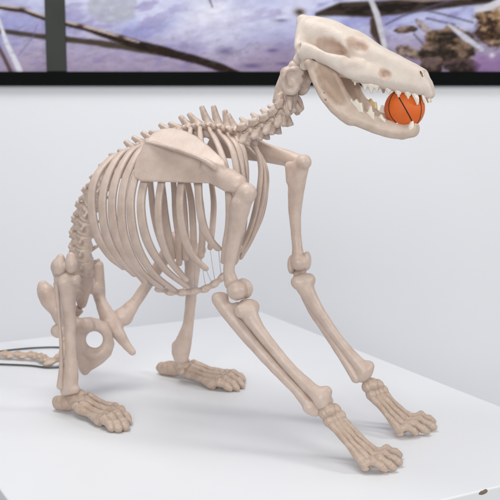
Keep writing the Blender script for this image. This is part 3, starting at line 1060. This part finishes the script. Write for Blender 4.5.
s.chain([at(97.5, 266, -.118), at(98, 284, -.115), at(100.5, 300, -.108), at(107, 315, -.09), at(117.5, 332, -.088), at(125, 343, -.094), at(132.5, 352, -.098)], [.0125, .0135, .0115, .0155, .0135, .0098, .0072], k=.006)
s.plate([at(92, 264, -.11), at(101, 262.5, -.126), at(104, 285, -.122), at(101, 300, -.11), at(95, 300, -.106)], .0065, k=.006)
s.cap(at(108, 322, -.086), .015, at(118, 320, -.1), .017, k=.008)
s.cap(at(104, 326, -.06), .010, at(112, 330, -.085), .0115, k=.008)
s.cap(at(60, 312, .0), .010, SACRUM + np.array([0, -.025, .0]), .012, k=.008)
s.cap(at(99, 292, -.112), .010, SACRUM + np.array([0, .025, .0]), .012, k=.008)
bone('pelvis', s, M_BONE, SK)

# hind paws
def hind(tars, heel, digs):
    a, b_ = tars
    ax = np.array([1., 0, -.1])
    bl = [(lp(a, b_, .5) + [0, 0, .003], ax, (.021, .020, .0165))]
    hd_ = heel - lp(a, b_, .4)
    bl += [(lp(lp(a, b_, .4), heel, .5), hd_, (np.linalg.norm(hd_) * .8, .0140, .0160)), (heel, hd_, (.0110, .0112, .0138))]
    bl += [(lp(a, b_, t) + np.array([.013, 0, .002]), ax, (.0095, .0072, .0088)) for t in (.0, .36, .7, 1.05)]
    bl += [(lp(a, b_, .55) + np.array([.004, 0, .016]), ax, (.012, .010, .0075))]
    return paw('hind_paw', digs, bl, 'metatarsal_bone', lift=.012, radius=1.36)


hind((atz(70, 406, .019), atz(84, 397, .024)), atz(58, 402.5, .016),
     [(atz(79, 409, .017), atz(99, 420, .012), atz(112, 428.5, .007)),
      (atz(83, 405.5, .021), atz(105, 417, .014), atz(119, 429, .007)),
      (atz(87, 402, .023), atz(110.5, 412.5, .014), atz(126, 427.5, .007)),
      (atz(90, 398, .022), atz(114, 408, .012), atz(129, 421.5, .007))])
hind((atz(176, 372, .018), atz(188, 364, .022)), atz(162, 368, .014),
     [(atz(187, 374, .016), atz(212, 384, .012), atz(230, 388.5, .007)),
      (atz(190, 371, .021), atz(217, 380.5, .014), atz(237, 388, .007)),
      (atz(193, 368, .023), atz(222, 377, .014), atz(242.5, 385.5, .007)),
      (atz(196, 365, .022), atz(226, 374, .012), atz(243.5, 380, .007))])

# ------------------------------------------------------------------ skull and jaw
sk_o = at(300, 40, 0)
sk_x = unit(at(431, 86, 0) - sk_o)
sk_y = np.array([0, -1., 0])                              # right flank
sk_z = np.cross(sk_x, sk_y)
if sk_z[2] < 0: sk_z = -sk_z
BAS = np.stack([sk_x, sk_y, sk_z])


def hs_(px, py, off=0.0): return BAS @ (at(px, py, off) - sk_o)
def head_out(V): return sk_o + V @ BAS


s = Solid(.0013, True, lump=.00025)
# brain case, crest, snout
s.chain([hs_(314, 41), hs_(324, 43), hs_(338, 48), hs_(352, 52)], [.0290, .0310, .0275, .024], k=.01)
s.chain([hs_(303.5, 20), hs_(318, 22), hs_(335, 28), hs_(350, 36.5), hs_(364, 45)], [.0075, .0085, .0105, .0118, .0125], k=.014)
s.chain([hs_(309, 27, .009), hs_(325, 32, .014), hs_(340, 39, .017)], [.011, .013, .013], k=.012)
s.chain([hs_(302.5, 21), hs_(300, 34, .016), hs_(299, 46, .032), hs_(304, 52, .040)], [.007, .0065, .008, .009], k=.008)
s.chain([hs_(303, 36), hs_(302, 52)], [.012, .012], k=.010)
s.cap(hs_(299, 60, .013), .010, hs_(302, 56, .013), .011, k=.005)                       # condyles
s.cap(hs_(304, 66, .03), .007, hs_(307, 60, .034), .009, k=.006)
s.ell(hs_(316, 66, .022), (.016, .012, .011), k=.005)                                   # ear capsule
s.chain([hs_(310, 58), hs_(335, 64), hs_(365, 71), hs_(400, 83)], [.018, .018, .018, .013], k=.008)
s.chain([hs_(353, 46, .006), hs_(366, 53, .010), hs_(382, 60.5, .010), hs_(402, 69.5, .010), hs_(417.5, 76, .009)], [.021, .0195, .0175, .0155, .0130], k=.010)
s.chain([hs_(352, 68, .030), hs_(368, 74, .026), hs_(386, 79.5, .021), hs_(404, 84.5, .018), hs_(419, 88, .014)], [.0135, .0165, .0152, .0132, .0110], k=.016)
s.chain([hs_(416, 80, .0), hs_(423, 85.5, .007), hs_(428.5, 94, .006)], [.015, .0118, .0075], k=.005)
s.chain([hs_(343, 40, .006), hs_(345, 42, .022), hs_(344, 46, .030)], [.012, .0095, .006], k=.012)   # postorbital process
# cheek arch
s.chain([hs_(303, 47, .040), hs_(311, 49, .047), hs_(321, 53, .051), hs_(331, 57, .052), hs_(340, 60.5, .052), hs_(348, 64, .048), hs_(358, 67, .038)], [.0085, .0072, .0066, .0066, .0074, .0090, .0105], k=.006)
s.chain([hs_(304, 54, .042), hs_(315, 56.5, .049), hs_(327, 61, .053), hs_(338, 67, .053), hs_(347, 72, .050), hs_(356, 75, .042), hs_(366, 76, .032)], [.0088, .0074, .0070, .0074, .0082, .0092, .0105], k=.009)
s.cap(hs_(343, 60, .050), .0065, hs_(346, 65, .050), .009, k=.005)
# hollows: eye socket, temple, before the eye, nostrils
s.ell(hs_(358.5, 46.5, .0365), (.0150, .0135, .0110), k=.004, sub=True)
s.ell(hs_(330, 46.5, .0435), (.0225, .0155, .0112), k=.004, sub=True)
s.ell(hs_(385, 74, .0375), (.0085, .0085, .0065), k=.004, sub=True)
s.ell(hs_(298, 48, .046), (.004, .006, .0075), k=.004, sub=True)
vd = BAS @ unit(dog(EYE) - at(422, 74, .01))
s.ell(hs_(421.3, 74.2, .0125), (.0068, .0016, .0085), hs_(423, 78.5, .0125) - hs_(419.8, 70.2, .0125), vd, k=.0008, sub=True)
s.ell(hs_(425.2, 73.8, .0035), (.0062, .0015, .0085), hs_(426.8, 78, .0035) - hs_(423.9, 70.2, .0035), vd, k=.0008, sub=True)
s.cap(hs_(312.5, 63, .06), .0055, hs_(313.5, 63, .02), .0055, k=.003, sub=True)
V, f = s.build()
SKULL = part('skull', head_out(V), f, M_SKULL, SK)

s = Solid(.0013, True, lump=.00025)
s.cap(hs_(309, 63, .038), .007, hs_(309, 63, .050), .0065, k=.004)                      # hinge
s.chain([hs_(310, 64, .045), hs_(315, 78, .047), hs_(323, 94, .047), hs_(335, 108, .043), hs_(350, 119, .037)], [.0075, .0068, .0078, .0092, .0105], k=.006)
s.plate([hs_(311, 63, .043), hs_(322, 58, .042), hs_(333, 66, .041), hs_(339, 80, .039), hs_(346, 95, .036), hs_(352, 105, .033), hs_(352, 118, .034), hs_(338, 110, .040), hs_(324, 95, .044), hs_(316, 80, .045)], .0042, k=.006)
s.chain([hs_(331, 64, .040), hs_(339, 82, .038), hs_(347, 97, .034), hs_(356, 108, .030)], [.0045, .005, .0055, .008], k=.005)
s.chain([hs_(345, 113, .037), hs_(360, 120, .030), hs_(378, 127.5, .022), hs_(396, 132.5, .014), hs_(410, 131.5, .008)], [.0115, .0118, .0112, .0105, .0095], k=.006)
s.chain([hs_(352, 109, .033), hs_(368, 116, .027), hs_(384, 123, .020), hs_(400, 127.5, .013), hs_(412, 127, .008)], [.006, .007, .0075, .007, .0065], k=.006)
s.cap(hs_(402, 133, .0), .0105, hs_(412, 130, .0), .0085, k=.008)
s.ell(hs_(331, 88, .0525), (.0105, .0115, .027), BAS @ unit(at(340, 78) - at(322, 98)), k=.006, sub=True)
for px, py in ((324, 87), (324.3, 93), (325.5, 100), (332, 74), (350, 116)):
    s.cap(hs_(px, py, .0535 if py < 110 else .050), .0017, hs_(px, py, .0475 if py < 80 or py > 110 else .0505), .0015, k=.0008, sub=True)
V, f = s.build()
JAW = part('lower_jaw', head_out(V), f, M_JAW, SK)


def tooth(name, pts, rads, parent, m=M_TOOTH, cusps=()):
    s = Solid(.0007)
    if rads is None:
        s.plate(pts, .0046, .0022, k=.001)
    else:
        s.chain(pts, rads, k=.001, n=3)
    for c in cusps:
        s.cap(c[0], c[1], c[2], c[3], k=.002)
    V, f = s.build()
    return part(name, head_out(V), f, m, parent, 'yellowed brown-stained tooth' if m is M_TOOTH_Y else None)




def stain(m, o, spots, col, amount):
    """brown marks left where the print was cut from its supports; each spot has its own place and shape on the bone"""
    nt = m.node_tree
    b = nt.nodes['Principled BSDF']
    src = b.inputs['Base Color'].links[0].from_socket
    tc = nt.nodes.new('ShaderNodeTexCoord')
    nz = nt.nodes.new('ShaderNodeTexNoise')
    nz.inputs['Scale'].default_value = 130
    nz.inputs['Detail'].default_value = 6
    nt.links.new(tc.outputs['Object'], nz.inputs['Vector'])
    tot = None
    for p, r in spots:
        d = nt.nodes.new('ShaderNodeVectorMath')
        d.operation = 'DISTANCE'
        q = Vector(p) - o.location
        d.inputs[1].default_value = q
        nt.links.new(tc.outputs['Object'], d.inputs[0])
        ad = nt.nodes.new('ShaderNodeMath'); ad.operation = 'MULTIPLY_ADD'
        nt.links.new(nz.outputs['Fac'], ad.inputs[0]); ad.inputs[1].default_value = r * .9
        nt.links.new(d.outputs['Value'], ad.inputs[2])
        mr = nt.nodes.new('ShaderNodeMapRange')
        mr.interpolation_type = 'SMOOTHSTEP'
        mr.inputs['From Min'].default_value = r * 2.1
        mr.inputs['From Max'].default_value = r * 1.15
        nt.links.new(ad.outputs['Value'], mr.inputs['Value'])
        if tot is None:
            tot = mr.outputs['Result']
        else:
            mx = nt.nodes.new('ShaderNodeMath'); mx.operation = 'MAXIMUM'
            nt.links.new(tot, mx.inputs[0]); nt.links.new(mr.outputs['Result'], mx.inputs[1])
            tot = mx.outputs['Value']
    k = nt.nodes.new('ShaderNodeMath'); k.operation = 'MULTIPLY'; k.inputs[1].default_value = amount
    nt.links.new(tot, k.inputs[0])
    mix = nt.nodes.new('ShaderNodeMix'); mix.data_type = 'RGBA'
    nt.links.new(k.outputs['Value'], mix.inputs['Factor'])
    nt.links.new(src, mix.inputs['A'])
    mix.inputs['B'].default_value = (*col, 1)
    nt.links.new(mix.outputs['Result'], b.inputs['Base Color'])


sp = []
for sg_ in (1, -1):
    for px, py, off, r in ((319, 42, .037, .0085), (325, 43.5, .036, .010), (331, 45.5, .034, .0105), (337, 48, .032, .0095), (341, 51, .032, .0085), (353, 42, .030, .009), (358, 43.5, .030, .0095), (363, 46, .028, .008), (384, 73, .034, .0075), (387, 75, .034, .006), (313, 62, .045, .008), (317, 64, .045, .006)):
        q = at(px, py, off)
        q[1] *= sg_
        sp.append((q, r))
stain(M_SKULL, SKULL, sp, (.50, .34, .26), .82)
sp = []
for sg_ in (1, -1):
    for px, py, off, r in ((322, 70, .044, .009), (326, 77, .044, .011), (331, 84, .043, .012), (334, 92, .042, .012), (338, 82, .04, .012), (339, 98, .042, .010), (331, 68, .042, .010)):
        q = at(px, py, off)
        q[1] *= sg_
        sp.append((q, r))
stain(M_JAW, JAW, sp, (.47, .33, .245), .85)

FLIP = np.array([1, -1, 1.])
for sd in (1, -1):
    def t_(px, py, off):
        q = hs_(px, py, off)
        return q if sd > 0 else q * FLIP
    # upper row
    tooth('canine_tooth', [t_(413.5, 92, .0165), t_(416.5, 98.5, .0175), t_(417.5, 104, .0165)], [.0048, .0042, .0018], SKULL)
    tooth('incisor_tooth', [t_(422.5, 93, .010), t_(424, 99, .011), t_(424.3, 102.5, .0105)], [.003, .0028, .0014], SKULL)
    tooth('incisor_tooth', [t_(428, 95, .005), t_(429, 99.5, .005), t_(429.3, 102, .005)], [.0026, .0024, .0013], SKULL)
    for px, py, off, dx in ((398, 89.5, .0225, .006), (407.5, 91, .0205, .006), (388, 86.5, .025, .006)):
        tooth('premolar_tooth', [t_(px, py, off), t_(px + .8, py + 7, off)], [.0050, .0018], SKULL, cusps=[(t_(px - 2, py + .5, off), .0025, t_(px - 1.8, py + 3.6, off), .0012), (t_(px + 2.4, py + 1, off), .0025, t_(px + 2.6, py + 4.2, off), .0012)])
    tooth('molar_tooth', [t_(363, 81, .031), t_(370, 83.5, .030), t_(377, 85.5, .028)], [.0056, .0062, .0050], SKULL,
          cusps=[(t_(365, 84, .031), .005, t_(365, 89.5, .031), .0022), (t_(371, 85, .030), .0055, t_(371.5, 92, .030), .0024), (t_(377, 86, .028), .004, t_(377, 90.5, .028), .002)])
    tooth('molar_tooth', [t_(354, 79, .031), t_(359, 80, .030)], [.0045, .0045], SKULL, cusps=[(t_(355, 80, .031), .003, t_(355, 84.5, .031), .0014)])
    # lower row
    stain = M_TOOTH_Y if sd < 0 else M_TOOTH
    o_ = .0335
    tooth('molar_tooth', [t_(349.5, 110, o_), t_(349.5, 102, o_), t_(351.5, 98, o_), t_(354, 101.5, o_), t_(357, 98.5, o_), t_(359.5, 102.5, o_), t_(362.5, 102.5, o_), t_(364, 113, o_)], None, JAW, stain)
    o_ = .0285
    tooth('premolar_tooth', [t_(366.5, 118, o_), t_(366.8, 112.5, o_), t_(368.3, 111.5, o_), t_(370.5, 105.5, o_), t_(372.4, 106, o_), t_(373.5, 112, o_), t_(375, 112.5, o_), t_(375.5, 120, o_)], None, JAW)
    o_ = .0225
    tooth('premolar_tooth', [t_(377.5, 124, o_), t_(378, 119, o_), t_(380.6, 114.5, o_), t_(382.4, 114, o_), t_(384.5, 118, o_), t_(386.5, 119.5, o_), t_(386.5, 126, o_)], None, JAW)
    tooth('premolar_tooth', [t_(395, 129.5, .016), t_(397.5, 122.5, .0175)], [.0044, .0022], JAW)
    tooth('canine_tooth', [t_(409, 132, .011), t_(411, 126.5, .0125), t_(412, 121.5, .0125)], [.0054, .0050, .0026], JAW)
    tooth('incisor_tooth', [t_(414, 128, .004), t_(415.2, 124.5, .004)], [.0032, .0022], JAW)

# ------------------------------------------------------------------ basketball in the mouth
BC = at(404.6, 108.6, -.004)
BR = .0325
bw = D0 + DX * BC[0] + DY * BC[1] + np.array([0, 0, BC[2]])
M_BALL = mat('orange_rubber', (0.76, 0.155, 0.022), 0.5, 0.4, col2=(0.68, 0.125, 0.016), var_scale=40)
nt = M_BALL.node_tree
vo = nt.nodes.new('ShaderNodeTexVoronoi'); vo.inputs['Scale'].default_value = 900
tc = nt.nodes.new('ShaderNodeTexCoord'); bp = nt.nodes.new('ShaderNodeBump')
bp.inputs['Strength'].default_value = .5; bp.inputs['Distance'].default_value = .0006
nt.links.new(tc.outputs['Object'], vo.inputs['Vector']); nt.links.new(vo.outputs['Distance'], bp.inputs['Height'])
nt.links.new(bp.outputs['Normal'], nt.nodes['Principled BSDF'].inputs['Normal'])
M_SEAM = mat('dark_seam', (0.05, 0.018, 0.01), .6, .3)
bm = bmesh.new()
bmesh.ops.create_uvsphere(bm, u_segments=64, v_segments=40, radius=BR)
ball = bmobj('basketball', bm, M_BALL, None, True)
ball.location = bw
tag(ball, 'small orange basketball with dark seams held between the jaws', 'ball')
n_ = unit(EYE - bw)                                       # ball axes: towards the viewer, and the seam direction
r_ = unit(np.cross([0, 0, 1], n_)); u_ = np.cross(n_, r_)
g_ = unit(r_ * .5 - u_ * .86)                          # the middle seam runs this way
h_ = unit(np.cross(n_, g_))                               # across it
if h_ @ r_ < 0: h_ = -h_


def seam(pts):
    Q = np.array([unit(p) * (BR - .0002) for p in pts])
    m = len(Q)
    V, F = [], []
    for i in range(m):
        t = unit(Q[(i + 1) % m] - Q[i - 1]); nn = unit(Q[i]); bb = np.cross(t, nn)
        for k in range(6):
            a = 2 * math.pi * k / 6
            V.append(Q[i] + .00125 * bb * math.cos(a) + .0005 * nn * math.sin(a))
    for i in range(m):
        for k in range(6):
            F.append((i * 6 + k, i * 6 + (k + 1) % 6, ((i + 1) % m) * 6 + (k + 1) % 6, ((i + 1) % m) * 6 + k))
    o = bpy.data.objects.new('seam', mesh_of('seam', V, np.array(F), M_SEAM))
    COL.objects.link(o)
    o.parent = ball


an = np.linspace(0, 2 * math.pi, 96, endpoint=False)
d_ = unit(n_ + .03 * h_)
seam([d_ * math.cos(a) + g_ * math.sin(a) for a in an])


def loop(pts):
    """a seam through points of the near half of the ball, going round the back the same way"""
    q = catmull(np.array(pts), 10)
    z = np.sqrt(np.clip(1 - (q ** 2).sum(1), .004, 1))
    fr = [r_ * x - u_ * y + n_ * c for (x, y), c in zip(q, z)]
    bk = [r_ * x - u_ * y - n_ * c for (x, y), c in zip(q, z)][::-1]
    seam(fr + bk)


loop([(-.42, -.86), (-.66, -.56), (-.77, -.12), (-.68, .32), (-.41, .66), (-.04, .93)])
loop([(.60, -.74), (.75, -.36), (.81, .05), (.76, .44), (.64, .72)])

# ------------------------------------------------------------------ cable on the pedestal behind the tail
cb = [ground(-40, 362.5, .003), ground(0, 364.2, .003), ground(30, 365.5, .003), ground(48, 367.5, .003), ground(64, 366, .003), ground(73, 358, .003), ground(70, 349.5, .003), ground(58, 347.3, .003), ground(35, 347.8, .003), ground(8, 350.2, .003), ground(-12, 353.5, .003), ground(-40, 358, .003)]
V, f = sweep(cb, [.0021] * len(cb), [.0021] * len(cb), lambda p: (0, 0, 1), 8, 8)
cab = part('power_cable', V, f, M_CABLE, None)
tag(cab, 'thin dark cable looped round the tail on the white pedestal', 'cable')

for o in SC.objects:
    if '_o' in o: del o['_o']
